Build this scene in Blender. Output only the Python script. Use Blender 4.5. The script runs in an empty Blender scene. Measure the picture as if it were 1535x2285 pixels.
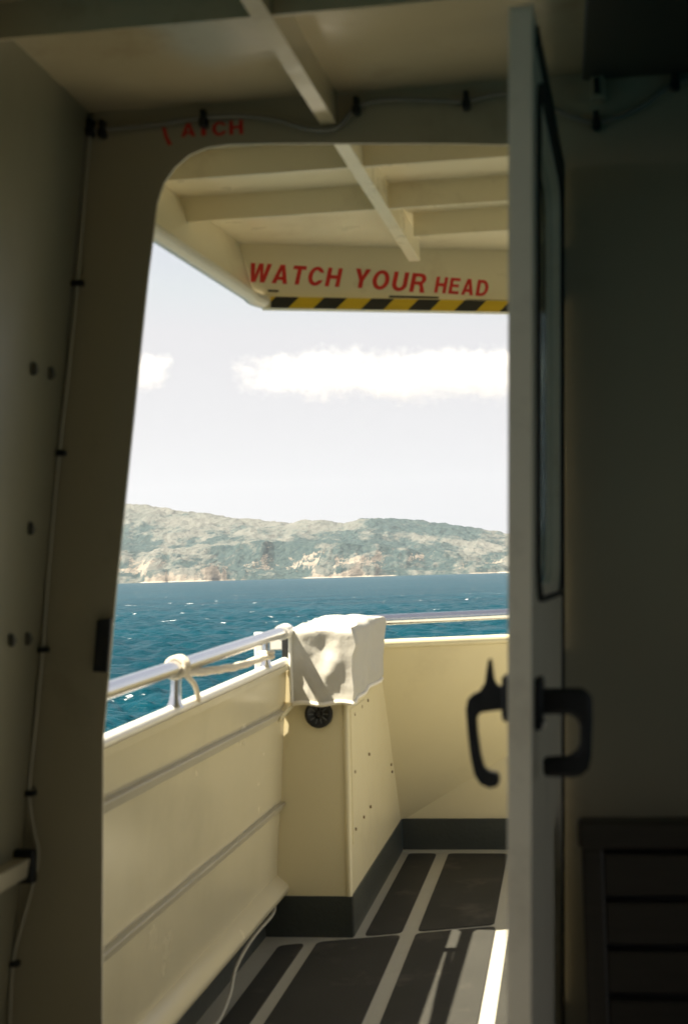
import bpy, bmesh, math, random
import numpy as np
from mathutils import Vector, Matrix, Euler
random.seed(7); np.random.seed(7)
R = math.radians
SC = bpy.context.scene
COL = SC.collection
SEA_Z = -3.3

# ------------------------------------------------------------------ camera
CAM_P = Vector((0, 0, 1.22)); FPX = 3173.0
cam = bpy.data.cameras.new('camera'); cam.sensor_fit = 'AUTO'; cam.sensor_width = 36.0
cam.lens = 50.0; cam.clip_start = 0.05; cam.clip_end = 80000
camo = bpy.data.objects.new('camera', cam); COL.objects.link(camo)
CAM_R = Matrix.Rotation(R(8.66), 3, 'Z') @ Matrix.Rotation(R(92.5), 3, 'X') @ Matrix.Rotation(R(-1.58), 3, 'Z')
camo.matrix_world = Matrix.Translation(CAM_P) @ CAM_R.to_4x4()
cam.dof.use_dof = True; cam.dof.focus_distance = 20.0; cam.dof.aperture_fstop = 6.3
SC.camera = camo

# ------------------------------------------------------------------ sky, sun, exposure
TO_SUN = Vector((-0.557, -0.20, 1.0)).normalized()
ELEV = math.asin(TO_SUN.z); AZ = math.atan2(TO_SUN.x, TO_SUN.y)
world = bpy.data.worlds.new('World'); SC.world = world; world.use_nodes = True
wn = world.node_tree.nodes; wl = world.node_tree.links; wn.clear()
sky = wn.new('ShaderNodeTexSky'); sky.sky_type = 'NISHITA'; sky.sun_disc = False
sky.sun_elevation = ELEV; sky.sun_rotation = AZ; sky.dust_density = 0.7; sky.air_density = 0.8; sky.ozone_density = 0.6
bg = wn.new('ShaderNodeBackground'); bg.inputs['Strength'].default_value = 0.05
wo = wn.new('ShaderNodeOutputWorld')
hsv = wn.new('ShaderNodeHueSaturation'); hsv.inputs['Saturation'].default_value = 0.30
wl.new(sky.outputs[0], hsv.inputs['Color']); tint = wn.new('ShaderNodeMix'); tint.data_type = 'RGBA'; tint.blend_type = 'MULTIPLY'; tint.inputs['Factor'].default_value = 1; tint.inputs['B'].default_value = (.985, .955, .975, 1); wl.new(hsv.outputs[0], tint.inputs['A']); cap = wn.new('ShaderNodeMix'); cap.data_type = 'RGBA'; cap.blend_type = 'DARKEN'; cap.inputs['Factor'].default_value = 1; cap.inputs['B'].default_value = (4.25, 4.16, 4.28, 1); wl.new(tint.outputs['Result'], cap.inputs['A']); wl.new(cap.outputs['Result'], bg.inputs[0]); wl.new(bg.outputs[0], wo.inputs[0])
sl = bpy.data.lights.new('sun', 'SUN'); sl.energy = 5.0; sl.angle = R(0.53); sl.color = (1.0, 0.915, 0.765)
so = bpy.data.objects.new('sun', sl); COL.objects.link(so)
so.rotation_euler = TO_SUN.to_track_quat('Z', 'Y').to_euler(); so.location = (-5, -2, 20)
SC.view_settings.view_transform = 'Standard'; SC.view_settings.look = 'None'
SC.view_settings.exposure = 1.84; SC.view_settings.gamma = 1.0
SC.cycles.use_denoising = True
SC.cycles.max_bounces = 10; SC.cycles.diffuse_bounces = 7; SC.cycles.volume_bounces = 2
SC.cycles.sample_clamp_indirect = 6.0

# ------------------------------------------------------------------ helpers
def ray(px, py):
    return CAM_R @ Vector(((px - 767.5) / FPX, -(py - 1142.5) / FPX, -1))
def at(px, py, X=None, Y=None, Z=None, plane=None):
    """point of the photographed surface on a known plane of the ship"""
    d = ray(px, py)
    if plane:
        p, n = plane; t = (Vector(p) - CAM_P).dot(n) / d.dot(n)
    elif X is not None: t = (X - CAM_P.x) / d.x
    elif Y is not None: t = (Y - CAM_P.y) / d.y
    else: t = (Z - CAM_P.z) / d.z
    return CAM_P + t * d

class MB:
    def __init__(s): s.v = []; s.f = []
    def add(s, vs, fs):
        b = len(s.v); s.v += [tuple(v) for v in vs]; s.f += [tuple(b + i for i in f) for f in fs]; return s
    def hexa(s, p):   # p: 4 bottom (ccw from above) + 4 top
        return s.add(p, [(3, 2, 1, 0), (4, 5, 6, 7), (0, 1, 5, 4), (1, 2, 6, 5), (2, 3, 7, 6), (3, 0, 4, 7)])
    def box(s, a, b):
        (x0, y0, z0), (x1, y1, z1) = a, b
        x0, x1 = sorted((x0, x1)); y0, y1 = sorted((y0, y1)); z0, z1 = sorted((z0, z1))
        return s.hexa([(x0, y0, z0), (x1, y0, z0), (x1, y1, z0), (x0, y1, z0), (x0, y0, z1), (x1, y0, z1), (x1, y1, z1), (x0, y1, z1)])
    def prism(s, poly, vec):
        n = len(poly); vec = Vector(vec); a = [Vector(p) for p in poly]
        vs = a + [p + vec for p in a]
        return s.add(vs, [tuple(range(n))[::-1], tuple(range(n, 2 * n))] + [(i, (i + 1) % n, n + (i + 1) % n, n + i) for i in range(n)])
    def tube(s, pts, r, n=12, caps=True):
        pts = [Vector(p) for p in pts]; m = len(pts); rs = r if isinstance(r, (list, tuple)) else [r] * m
        vs = []; up = None
        for i, p in enumerate(pts):
            t = (pts[min(i + 1, m - 1)] - pts[max(i - 1, 0)]).normalized()
            if up is None:
                up = Vector((0, 0, 1)) if abs(t.z) < 0.9 else Vector((1, 0, 0))
            a = (up - t * up.dot(t)).normalized(); b = t.cross(a); up = a
            for k in range(n):
                w = 2 * math.pi * k / n
                vs.append(p + (a * math.cos(w) + b * math.sin(w)) * rs[i])
        fs = [(i * n + k, i * n + (k + 1) % n, (i + 1) * n + (k + 1) % n, (i + 1) * n + k) for i in range(m - 1) for k in range(n)]
        if caps: fs += [tuple(range(n))[::-1], tuple((m - 1) * n + k for k in range(n))]
        return s.add(vs, fs)
    def disc(s, c, axis, r, h, n=24):
        c = Vector(c); axis = Vector(axis).normalized()
        return s.tube([c, c + axis * h], r, n)
    def build(s, name, mat, parent=None, bevel=0, smooth=False, seg=2):
        off = Vector((0, 0, 0))
        if parent:
            q = parent
            while q: off += q.location; q = q.parent
        me = bpy.data.meshes.new(name)
        me.from_pydata([tuple(Vector(v) - off) for v in s.v], [], s.f)
        bm = bmesh.new(); bm.from_mesh(me); bmesh.ops.recalc_face_normals(bm, faces=bm.faces); bm.to_mesh(me); bm.free()
        return link(name, me, mat, parent, bevel, smooth, seg)
def link(name, me, mat, parent=None, bevel=0, smooth=False, seg=2):
    o = bpy.data.objects.new(name, me); COL.objects.link(o)
    if mat: me.materials.append(mat)
    if parent: o.parent = parent
    if bevel:
        b = o.modifiers.new('bevel', 'BEVEL'); b.width = bevel; b.segments = seg; b.limit_method = 'ANGLE'; b.angle_limit = R(35)
        b.harden_normals = False
    if smooth or bevel:
        me.polygons.foreach_set('use_smooth', [True] * len(me.polygons))
        try:
            bm = bmesh.new(); bm.from_mesh(me)
            for e in bm.edges:
                if len(e.link_faces) == 2 and e.calc_face_angle(0) > R(40): e.smooth = False
            bm.to_mesh(me); bm.free()
        except Exception: pass
    return o
def tag(o, label=None, cat=None, group=None, kind=None):
    if label: o['label'] = label
    if cat: o['category'] = cat
    if group: o['group'] = group
    if kind: o['kind'] = kind
    return o
def thing(name, label, cat, loc=(0, 0, 0), group=None):
    o = bpy.data.objects.new(name, None); COL.objects.link(o); o.location = loc; o.empty_display_size = 0.1
    return tag(o, label, cat, group)
def holed_plate(outer, holes, to3, thick, name, mat, parent=None, bevel=0):
    """flat plate with holes: outer/holes are 2-D loops, to3 maps (a,b) to 3-D, thick is the offset vector"""
    bm = bmesh.new(); loops = []
    for lp in [outer] + holes:
        vs = [bm.verts.new(to3(*p)) for p in lp]; loops.append(vs)
        for i in range(len(vs)): bm.edges.new((vs[i], vs[(i + 1) % len(vs)]))
    bmesh.ops.triangle_fill(bm, use_beauty=True, use_dissolve=False, edges=bm.edges[:])
    front = bm.faces[:]; t = Vector(thick)
    m = {v: bm.verts.new(v.co + t) for lp in loops for v in lp}
    for f in front: bm.faces.new([m[v] for v in reversed(f.verts)])
    for vs in loops:
        for i in range(len(vs)):
            a, b = vs[i], vs[(i + 1) % len(vs)]; bm.faces.new((a, b, m[b], m[a]))
    bmesh.ops.recalc_face_normals(bm, faces=bm.faces)
    off = parent.location if parent else Vector()
    for v in bm.verts: v.co -= off
    me = bpy.data.meshes.new(name); bm.to_mesh(me); bm.free()
    return link(name, me, mat, parent, bevel)
def rounded(pts, r, n=5):
    """round the corners of a closed polygon (list of Vectors)"""
    out = []; m = len(pts); pts = [Vector(p) for p in pts]
    for i in range(m):
        p = pts[i]; a = (pts[i - 1] - p); b = (pts[(i + 1) % m] - p)
        rr = r[i] if isinstance(r, (list, tuple)) else r
        rr = min(rr, a.length * .45, b.length * .45)
        if rr <= 1e-6: out.append(p); continue
        A = p + a.normalized() * rr; B = p + b.normalized() * rr
        for k in range(n + 1):
            t = k / n; out.append(A * (1 - t) ** 2 + p * 2 * t * (1 - t) + B * t ** 2)
    return out
def smooth_path(pts, n=8):
    pts = [Vector(p) for p in pts]; out = []
    for i in range(len(pts) - 1):
        p0 = pts[max(i - 1, 0)]; p1 = pts[i]; p2 = pts[i + 1]; p3 = pts[min(i + 2, len(pts) - 1)]
        for k in range(n):
            t = k / n
            out.append(0.5 * ((2 * p1) + (p2 - p0) * t + (2 * p0 - 5 * p1 + 4 * p2 - p3) * t * t + (3 * p1 - p0 - 3 * p2 + p3) * t ** 3))
    out.append(pts[-1]); return out
def arc(cx, cy, rx, ry, a0, a1, n=18):
    return [(cx + rx * math.cos(R(a0 + (a1 - a0) * k / n)), cy + ry * math.sin(R(a0 + (a1 - a0) * k / n))) for k in range(n + 1)]
GLYPH = {   # bold grotesque capitals, height 1: (advance, outline, holes)
 'W': (1.06, [(0, 1), (.22, 1), (.315, .36), (.42, 1), (.64, 1), (.745, .36), (.84, 1), (1.06, 1), (.87, 0), (.64, 0), (.53, .66), (.42, 0), (.19, 0)], []),
 'A': (.78, [(0, 0), (.27, 1), (.51, 1), (.78, 0), (.56, 0), (.515, .19), (.262, .19), (.22, 0)], [[(.302, .36), (.388, .72), (.474, .36)]]),
 'T': (.66, [(0, 1), (.66, 1), (.66, .81), (.435, .81), (.435, 0), (.225, 0), (.225, .81), (0, .81)], []),
 'C': (.76, arc(.40, .5, .40, .515, 22, 338) + arc(.40, .5, .19, .33, 318, 42), []),
 'H': (.74, [(0, 0), (0, 1), (.21, 1), (.21, .61), (.53, .61), (.53, 1), (.74, 1), (.74, 0), (.53, 0), (.53, .42), (.21, .42), (.21, 0)], []),
 'Y': (.74, [(0, 1), (.24, 1), (.37, .62), (.50, 1), (.74, 1), (.475, .40), (.475, 0), (.265, 0), (.265, .40)], []),
 'O': (.82, arc(.41, .5, .41, .515, 0, 350, 35), [arc(.41, .5, .20, .335, 0, 350, 35)]),
 'U': (.74, [(0, 1), (.21, 1)] + arc(.37, .36, .16, .19, 180, 360) + [(.53, 1), (.74, 1)] + arc(.37, .36, .37, .375, 0, -180), []),
 'R': (.76, [(0, 0), (0, 1), (.46, 1)] + arc(.46, .715, .27, .285, 88, -60, 12) + [(.73, .10), (.76, 0), (.53, 0), (.50, .12), (.48, .32), (.40, .40), (.21, .40), (.21, 0)], [[(.21, .57), (.42, .57)] + arc(.42, .70, .10, .13, -80, 80, 8) + [(.42, .83), (.21, .83)]]),
 'E': (.66, [(0, 0), (0, 1), (.64, 1), (.64, .82), (.21, .82), (.21, .60), (.60, .60), (.60, .43), (.21, .43), (.21, .18), (.66, .18), (.66, 0)], []),
 'D': (.76, [(0, 0), (0, 1), (.36, 1)] + arc(.36, .5, .40, .5, 86, -86) + [(.36, 0)], [[(.21, .18), (.34, .18)] + arc(.34, .5, .21, .32, -84, 84, 12) + [(.34, .82), (.21, .82)]]),
}
def lettering(body, origin, xdir, updir, width, height, mat, name, parent, shear=0.0, thick=0.0006, gap=.17):
    cu = bpy.data.curves.new(name, 'CURVE'); cu.dimensions = '2D'; cu.fill_mode = 'FRONT'; x = 0
    for ch in body:
        adv, out, holes = GLYPH[ch]
        for lp in [out] + holes:
            sp = cu.splines.new('POLY'); sp.points.add(len(lp) - 1); sp.use_cyclic_u = True
            for k, (a, b_) in enumerate(lp): sp.points[k].co = (x + a + shear * b_, b_, 0, 1)
        x += adv + gap
    tmp = bpy.data.objects.new('tmp', cu); COL.objects.link(tmp)
    dg = bpy.context.evaluated_depsgraph_get()
    me = bpy.data.meshes.new_from_object(tmp.evaluated_get(dg)); bpy.data.objects.remove(tmp); bpy.data.curves.remove(cu)
    xs = [v.co.x for v in me.vertices]
    x0, x1 = min(xs), max(xs)
    xd = Vector(xdir).normalized(); ud = Vector(updir).normalized(); nd = xd.cross(ud)
    q = parent; off = Vector()
    while q: off += q.location; q = q.parent
    bm = bmesh.new(); bm.from_mesh(me); bmesh.ops.remove_doubles(bm, verts=bm.verts, dist=1e-5)
    for v in bm.verts:
        v.co = Vector(origin) + xd * ((v.co.x - x0) / (x1 - x0) * width) + ud * (v.co.y * height) - off
    r = bmesh.ops.extrude_face_region(bm, geom=bm.faces[:])
    for g in r['geom']:
        if isinstance(g, bmesh.types.BMVert): g.co += nd * thick
    bmesh.ops.recalc_face_normals(bm, faces=bm.faces)
    bm.to_mesh(me); bm.free(); me.name = name
    return link(name, me, mat, parent)

# ------------------------------------------------------------------ materials
def mat(name, base, rough=0.5, metal=0.0, spec=0.5, var=0.0, vscale=6.0, bump=0.0, bscale=40.0, dirt=None, dirt_amt=0.0, dirt_scale=3.0, coat=0.0, rvar=0.0, stretch=None):
    m = bpy.data.materials.new(name); m.use_nodes = True
    N = m.node_tree.nodes; L = m.node_tree.links; b = N['Principled BSDF']
    b.inputs['Base Color'].default_value = (*base, 1); b.inputs['Roughness'].default_value = rough
    b.inputs['Metallic'].default_value = metal; b.inputs['Specular IOR Level'].default_value = spec; b.inputs['Coat Weight'].default_value = coat
    b.inputs['Coat Roughness'].default_value = 0.12
    tc = N.new('ShaderNodeTexCoord'); src = tc.outputs['Object']
    if stretch:
        mp = N.new('ShaderNodeMapping'); mp.inputs['Scale'].default_value = stretch; L.new(src, mp.inputs[0]); src = mp.outputs[0]
    def noise(scale, detail=5, rgh=.55):
        n = N.new('ShaderNodeTexNoise'); n.inputs['Scale'].default_value = scale; n.inputs['Detail'].default_value = detail; n.inputs['Roughness'].default_value = rgh
        L.new(src, n.inputs['Vector']); return n.outputs['Fac']
    col = None
    if var:
        mx = N.new('ShaderNodeMix'); mx.data_type = 'RGBA'
        mx.inputs['A'].default_value = tuple(c * (1 - var) for c in base) + (1,); mx.inputs['B'].default_value = tuple(min(c * (1 + var), .95) for c in base) + (1,)
        L.new(noise(vscale), mx.inputs['Factor']); col = mx.outputs['Result']
    if dirt:
        rp = N.new('ShaderNodeValToRGB'); rp.color_ramp.elements[0].position = 0.55; rp.color_ramp.elements[1].position = 0.78
        L.new(noise(dirt_scale, 9, .68), rp.inputs[0])
        ml = N.new('ShaderNodeMath'); ml.operation = 'MULTIPLY'; ml.inputs[1].default_value = dirt_amt; L.new(rp.outputs[0], ml.inputs[0])
        mx = N.new('ShaderNodeMix'); mx.data_type = 'RGBA'; L.new(ml.outputs[0], mx.inputs['Factor'])
        if col: L.new(col, mx.inputs['A'])
        else: mx.inputs['A'].default_value = (*base, 1)
        mx.inputs['B'].default_value = (*dirt, 1); col = mx.outputs['Result']
    if col: L.new(col, b.inputs['Base Color'])
    if rvar:
        mr = N.new('ShaderNodeMapRange'); mr.inputs['To Min'].default_value = max(rough - rvar, .03); mr.inputs['To Max'].default_value = min(rough + rvar, 1)
        L.new(noise(vscale * 1.7), mr.inputs['Value']); L.new(mr.outputs[0], b.inputs['Roughness'])
    if bump:
        bp = N.new('ShaderNodeBump'); bp.inputs['Strength'].default_value = bump; bp.inputs['Distance'].default_value = 0.01
        L.new(noise(bscale, 3), bp.inputs['Height']); L.new(bp.outputs[0], b.inputs['Normal'])
    return m

M = {}
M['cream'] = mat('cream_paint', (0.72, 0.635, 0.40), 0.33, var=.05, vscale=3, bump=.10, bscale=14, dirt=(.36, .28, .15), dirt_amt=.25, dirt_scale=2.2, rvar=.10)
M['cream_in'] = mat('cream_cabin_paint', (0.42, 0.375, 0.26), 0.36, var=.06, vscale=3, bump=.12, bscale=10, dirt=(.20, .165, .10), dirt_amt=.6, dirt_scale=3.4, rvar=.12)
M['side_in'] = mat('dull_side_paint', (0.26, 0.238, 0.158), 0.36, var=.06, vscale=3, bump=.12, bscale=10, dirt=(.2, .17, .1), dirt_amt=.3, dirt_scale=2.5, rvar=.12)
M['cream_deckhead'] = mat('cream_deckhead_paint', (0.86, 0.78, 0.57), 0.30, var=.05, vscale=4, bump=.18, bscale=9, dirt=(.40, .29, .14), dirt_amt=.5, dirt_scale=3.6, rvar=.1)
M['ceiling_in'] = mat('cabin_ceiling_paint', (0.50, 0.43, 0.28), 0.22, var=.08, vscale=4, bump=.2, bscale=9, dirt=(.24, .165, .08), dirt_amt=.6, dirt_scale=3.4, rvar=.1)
M['bulwark'] = mat('bulwark_paint', (0.66, 0.585, 0.39), 0.24, var=.07, vscale=2.2, bump=.02, bscale=3.5, dirt=(.36, .31, .20), dirt_amt=.28, dirt_scale=1.3, rvar=.1)
M['stiffener_shade'] = mat('stiffener_shade_paint', (0.46, 0.42, 0.31), 0.45, var=.12, vscale=6, bump=.15, bscale=20)  # darker, greyer paint carries the shade on the stiffener faces
M['dark_wedge'] = mat('dark_wedge_paint', (.10, .095, .07), .5)
M['white'] = mat('white_gloss_paint', (0.80, 0.77, 0.68), 0.30, var=.03, bump=.08, bscale=30)
M['grey_in'] = mat('grey_wall_paint', (0.42, 0.44, 0.38), 0.45, var=.06, vscale=2, bump=.1, bscale=12)
M['dark_grey'] = mat('dark_grey_deck_paint', (0.042, 0.048, 0.041), 0.42, var=.15, vscale=5, bump=.2, bscale=60, dirt=(.22, .2, .15), dirt_amt=.25, dirt_scale=5)
M['deck'] = mat('pale_grey_deck_paint', (0.40, 0.38, 0.30), 0.5, var=.08, vscale=6, bump=.3, bscale=120, dirt=(.16, .14, .1), dirt_amt=.35, dirt_scale=6)
M['nonslip'] = mat('dark_nonslip_grit', (0.055, 0.053, 0.043), 0.75, spec=.12, var=.22, vscale=4, bump=.7, bscale=420, dirt=(.20, .175, .13), dirt_amt=.65, dirt_scale=3.6)
M['floor'] = mat('cabin_floor_vinyl', (0.10, 0.10, 0.09), 0.5, var=.1)
M['steel'] = mat('polished_stainless', (0.66, 0.67, 0.69), 0.20, metal=1.0, bump=.06, bscale=90, rvar=.06)
M['black'] = mat('black_metal', (0.010, 0.010, 0.010), 0.5, var=.2, bump=.15, bscale=70)
M['rubber'] = mat('black_rubber', (0.02, 0.02, 0.02), 0.6)
M['red'] = mat('red_vinyl_letters', (0.68, 0.022, 0.015), 0.4, var=.08, vscale=30)
M['rope'] = mat('cream_rope', (0.80, 0.71, 0.55), 0.85, var=.15, vscale=60, bump=.6, bscale=200)
M['cable'] = mat('grey_cable_sheath', (0.26, 0.25, 0.21), 0.5)
M['pale_cable'] = mat('cream_cable_sheath', (0.46, 0.43, 0.33), 0.5)
M['yellow'] = mat('yellow_plastic', (0.75, 0.45, 0.03), 0.4)
M['brown'] = mat('dark_brown_wood', (0.048, 0.038, 0.026), 0.5, var=.3, vscale=14, bump=.2, bscale=40, stretch=(1, 8, 8))
M['locker'] = mat('dark_locker_paint', (0.07, 0.062, 0.045), 0.5, var=.1)
M['rust'] = mat('rusty_bolt', (0.30, 0.22, 0.12), 0.6, metal=.3, var=.3, vscale=90)

def mat_hazard():
    m = mat('black_yellow_hazard_tape', (.8, .55, .02), .35); N = m.node_tree.nodes; L = m.node_tree.links; b = N['Principled BSDF']
    tc = N.new('ShaderNodeTexCoord'); sx = N.new('ShaderNodeSeparateXYZ'); L.new(tc.outputs['UV'], sx.inputs[0])
    ad = N.new('ShaderNodeMath'); ad.operation = 'ADD'; L.new(sx.outputs[0], ad.inputs[0]); L.new(sx.outputs[1], ad.inputs[1])
    fr = N.new('ShaderNodeMath'); fr.operation = 'FRACT'; L.new(ad.outputs[0], fr.inputs[0])
    gt = N.new('ShaderNodeMath'); gt.operation = 'GREATER_THAN'; gt.inputs[1].default_value = .48; L.new(fr.outputs[0], gt.inputs[0])
    mx = N.new('ShaderNodeMix'); mx.data_type = 'RGBA'; mx.inputs['A'].default_value = (.012, .012, .012, 1); mx.inputs['B'].default_value = (.72, .48, .015, 1)
    L.new(gt.outputs[0], mx.inputs['Factor']); L.new(mx.outputs['Result'], b.inputs['Base Color']); return m
M['hazard'] = mat_hazard()

def mat_cloth():
    m = bpy.data.materials.new('white_canvas'); m.use_nodes = True; N = m.node_tree.nodes; L = m.node_tree.links
    b = N['Principled BSDF']; b.inputs['Base Color'].default_value = (.50, .475, .40, 1); b.inputs['Roughness'].default_value = .85
    tr = N.new('ShaderNodeBsdfTranslucent'); tr.inputs[0].default_value = (.72, .67, .56, 1)
    mx = N.new('ShaderNodeMixShader'); mx.inputs[0].default_value = .04; o = N['Material Output']
    L.new(b.outputs[0], mx.inputs[1]); L.new(tr.outputs[0], mx.inputs[2]); L.new(mx.outputs[0], o.inputs[0])
    n = N.new('ShaderNodeTexNoise'); n.inputs['Scale'].default_value = 22; n.inputs['Detail'].default_value = 6
    tc = N.new('ShaderNodeTexCoord'); L.new(tc.outputs['Object'], n.inputs['Vector'])
    bp = N.new('ShaderNodeBump'); bp.inputs['Strength'].default_value = .35; bp.inputs['Distance'].default_value = .01; L.new(n.outputs['Fac'], bp.inputs['Height']); L.new(bp.outputs[0], b.inputs['Normal'])
    return m
M['cloth'] = mat_cloth()

def mat_glass():
    m = bpy.data.materials.new('tinted_window_glass'); m.use_nodes = True; b = m.node_tree.nodes['Principled BSDF']
    b.inputs['Base Color'].default_value = (.55, .72, .72, 1); b.inputs['Roughness'].default_value = .03; b.inputs['Transmission Weight'].default_value = 1; b.inputs['IOR'].default_value = 1.45
    return m
M['glass'] = mat_glass()

# ------------------------------------------------------------------ numpy noise
_T = np.random.RandomState(3).rand(256, 256)
def vnoise(x, y):
    xi = np.floor(x).astype(int); yi = np.floor(y).astype(int); fx = x - xi; fy = y - yi
    fx = fx * fx * fx * (fx * (fx * 6 - 15) + 10); fy = fy * fy * fy * (fy * (fy * 6 - 15) + 10)
    g = lambda i, j: _T[i % 256, j % 256]
    return (g(xi, yi) * (1 - fx) + g(xi + 1, yi) * fx) * (1 - fy) + (g(xi, yi + 1) * (1 - fx) + g(xi + 1, yi + 1) * fx) * fy
def fbm(x, y, o=5, ridged=False):
    s = 0; a = .5; t = 0
    for k in range(o):
        n = vnoise(x * 2 ** k + 17.3 * k, y * 2 ** k + 9.1 * k)
        if ridged: n = 1 - abs(2 * n - 1)
        s = s + a * n; t += a; a *= .5
    return s / t
def sstep(x): x = np.clip(x, 0, 1); return x * x * (3 - 2 * x)
def grid_mesh(name, V, nu, nv, mat_, wrap=False):
    i = np.arange(nu - 1)[:, None]; j = np.arange(nv - 1)[None, :]
    a = (i * nv + j).ravel(); F = np.stack([a, a + nv, a + nv + 1, a + 1], 1)
    me = bpy.data.meshes.new(name); me.vertices.add(len(V)); me.vertices.foreach_set('co', V.astype(np.float32).ravel())
    me.loops.add(F.size); me.loops.foreach_set('vertex_index', F.ravel().astype(np.int32))
    me.polygons.add(len(F)); me.polygons.foreach_set('loop_start', np.arange(0, F.size, 4, dtype=np.int32))
    try: me.polygons.foreach_set('loop_total', np.full(len(F), 4, dtype=np.int32))
    except Exception: pass
    me.update(calc_edges=True); me.validate()
    me.polygons.foreach_set('use_smooth', np.ones(len(F), dtype=bool))
    return link(name, me, mat_)

# ================================================================== SEA, HILLS, HAZE, CLOUDS
def mat_sea():
    m = bpy.data.materials.new('sea_water'); m.use_nodes = True; N = m.node_tree.nodes; L = m.node_tree.links; b = N['Principled BSDF']
    b.inputs['Roughness'].default_value = .12; b.inputs['IOR'].default_value = 1.33; b.inputs['Specular IOR Level'].default_value = .055
    geo = N.new('ShaderNodeNewGeometry')
    def mapd(sx, sy):
        mp = N.new('ShaderNodeMapping'); mp.inputs['Scale'].default_value = (sx, sy, 1); mp.inputs['Rotation'].default_value = (0, 0, R(15)); L.new(geo.outputs['Position'], mp.inputs[0]); return mp.outputs[0]
    def noise(v, scale, d=4, rg=.55):
        n = N.new('ShaderNodeTexNoise'); n.inputs['Scale'].default_value = scale; n.inputs['Detail'].default_value = d; n.inputs['Roughness'].default_value = rg; L.new(v, n.inputs['Vector']); return n.outputs['Fac']
    # water colour, a little greener on the shallower patches
    rp = N.new('ShaderNodeValToRGB'); rp.color_ramp.elements[0].position = .35; rp.color_ramp.elements[1].position = .7
    rp.color_ramp.elements[0].color = (.0007, .025, .038, 1); rp.color_ramp.elements[1].color = (.0014, .041, .059, 1)
    L.new(noise(mapd(.02, .06), 1.0, 5), rp.inputs[0])
    # foam of the breaking crests
    big = noise(mapd(.035, .05), 1.0, 3); small = noise(mapd(.36, .8), 1.0, 6, .62)
    g1 = N.new('ShaderNodeMapRange'); g1.inputs['From Min'].default_value = .655; g1.inputs['From Max'].default_value = .685; L.new(small, g1.inputs['Value'])
    g2 = N.new('ShaderNodeMapRange'); g2.inputs['From Min'].default_value = .52; g2.inputs['From Max'].default_value = .56; L.new(big, g2.inputs['Value'])
    ml = N.new('ShaderNodeMath'); ml.operation = 'MULTIPLY'; L.new(g1.outputs[0], ml.inputs[0]); L.new(g2.outputs[0], ml.inputs[1])
    mx = N.new('ShaderNodeMix'); mx.data_type = 'RGBA'; L.new(ml.outputs[0], mx.inputs['Factor']); L.new(rp.outputs[0], mx.inputs['A']); mx.inputs['B'].default_value = (.8, .8, .78, 1)
    L.new(mx.outputs['Result'], b.inputs['Base Color'])
    rr = N.new('ShaderNodeMapRange'); rr.inputs['To Min'].default_value = .33; rr.inputs['To Max'].default_value = .7; L.new(ml.outputs[0], rr.inputs['Value']); L.new(rr.outputs[0], b.inputs['Roughness'])
    b1 = N.new('ShaderNodeBump'); b1.inputs['Strength'].default_value = 1; b1.inputs['Distance'].default_value = .30; L.new(noise(mapd(.55, 1.1), 1.0, 6, .6), b1.inputs['Height'])
    b0 = N.new('ShaderNodeBump'); b0.inputs['Strength'].default_value = 1; b0.inputs['Distance'].default_value = .08; L.new(noise(mapd(2.2, 4.2), 1.0, 4, .6), b0.inputs['Height']); L.new(b0.outputs[0], b1.inputs['Normal'])
    b2 = N.new('ShaderNodeBump'); b2.inputs['Strength'].default_value = 1; b2.inputs['Distance'].default_value = .6; L.new(noise(mapd(.11, .2), 1.0, 5, .6), b2.inputs['Height']); L.new(b1.outputs[0], b2.inputs['Normal'])
    L.new(b2.outputs[0], b.inputs['Normal'])
    return m
def build_sea():
    nr, na = 1200, 620
    u = np.linspace(0, 1, nr); r = 18.0 * (2400 / 18.0) ** u
    r = np.concatenate([[0.3, 6, 12], r, [3200, 4200, 5900]]); nr = len(r)
    cen = -R(8.66)
    a = np.concatenate([np.linspace(cen - math.pi, cen - R(24), 40)[:-1], np.linspace(cen - R(24), cen + R(24), na), np.linspace(cen + R(24), cen + math.pi, 40)[1:]]); na = len(a)
    RR, AA = np.meshgrid(r, a, indexing='ij'); X = RR * np.sin(AA); Y = RR * np.cos(AA); Z = np.zeros_like(X)
    dr = np.gradient(r)[:, None]; da = np.gradient(a)[None, :] * RR; sp = np.maximum(dr, da * .5)
    rs = np.random.RandomState(11)
    for k in range(110):
        lam = .5 * (5.0 / .5) ** rs.rand(); th = R(205) + rs.randn() * .6; amp = .0088 * lam ** .85 * (.5 + rs.rand())
        kx, ky = math.sin(th) * 2 * math.pi / lam, math.cos(th) * 2 * math.pi / lam
        w = np.clip((lam / sp - 2.5) / 2.5, 0, 1); p = X * kx + Y * ky + rs.rand() * 7
        s = np.sin(p); Z += amp * w * (s + .25 * np.cos(2 * p))
    Z *= np.clip(1.15 - RR / 5000, 0, 1)
    V = np.stack([X.ravel(), Y.ravel(), Z.ravel() + SEA_Z], 1)
    o = grid_mesh('sea', V, nr, na, mat_sea()); tag(o, kind='structure'); return o
build_sea()

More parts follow.
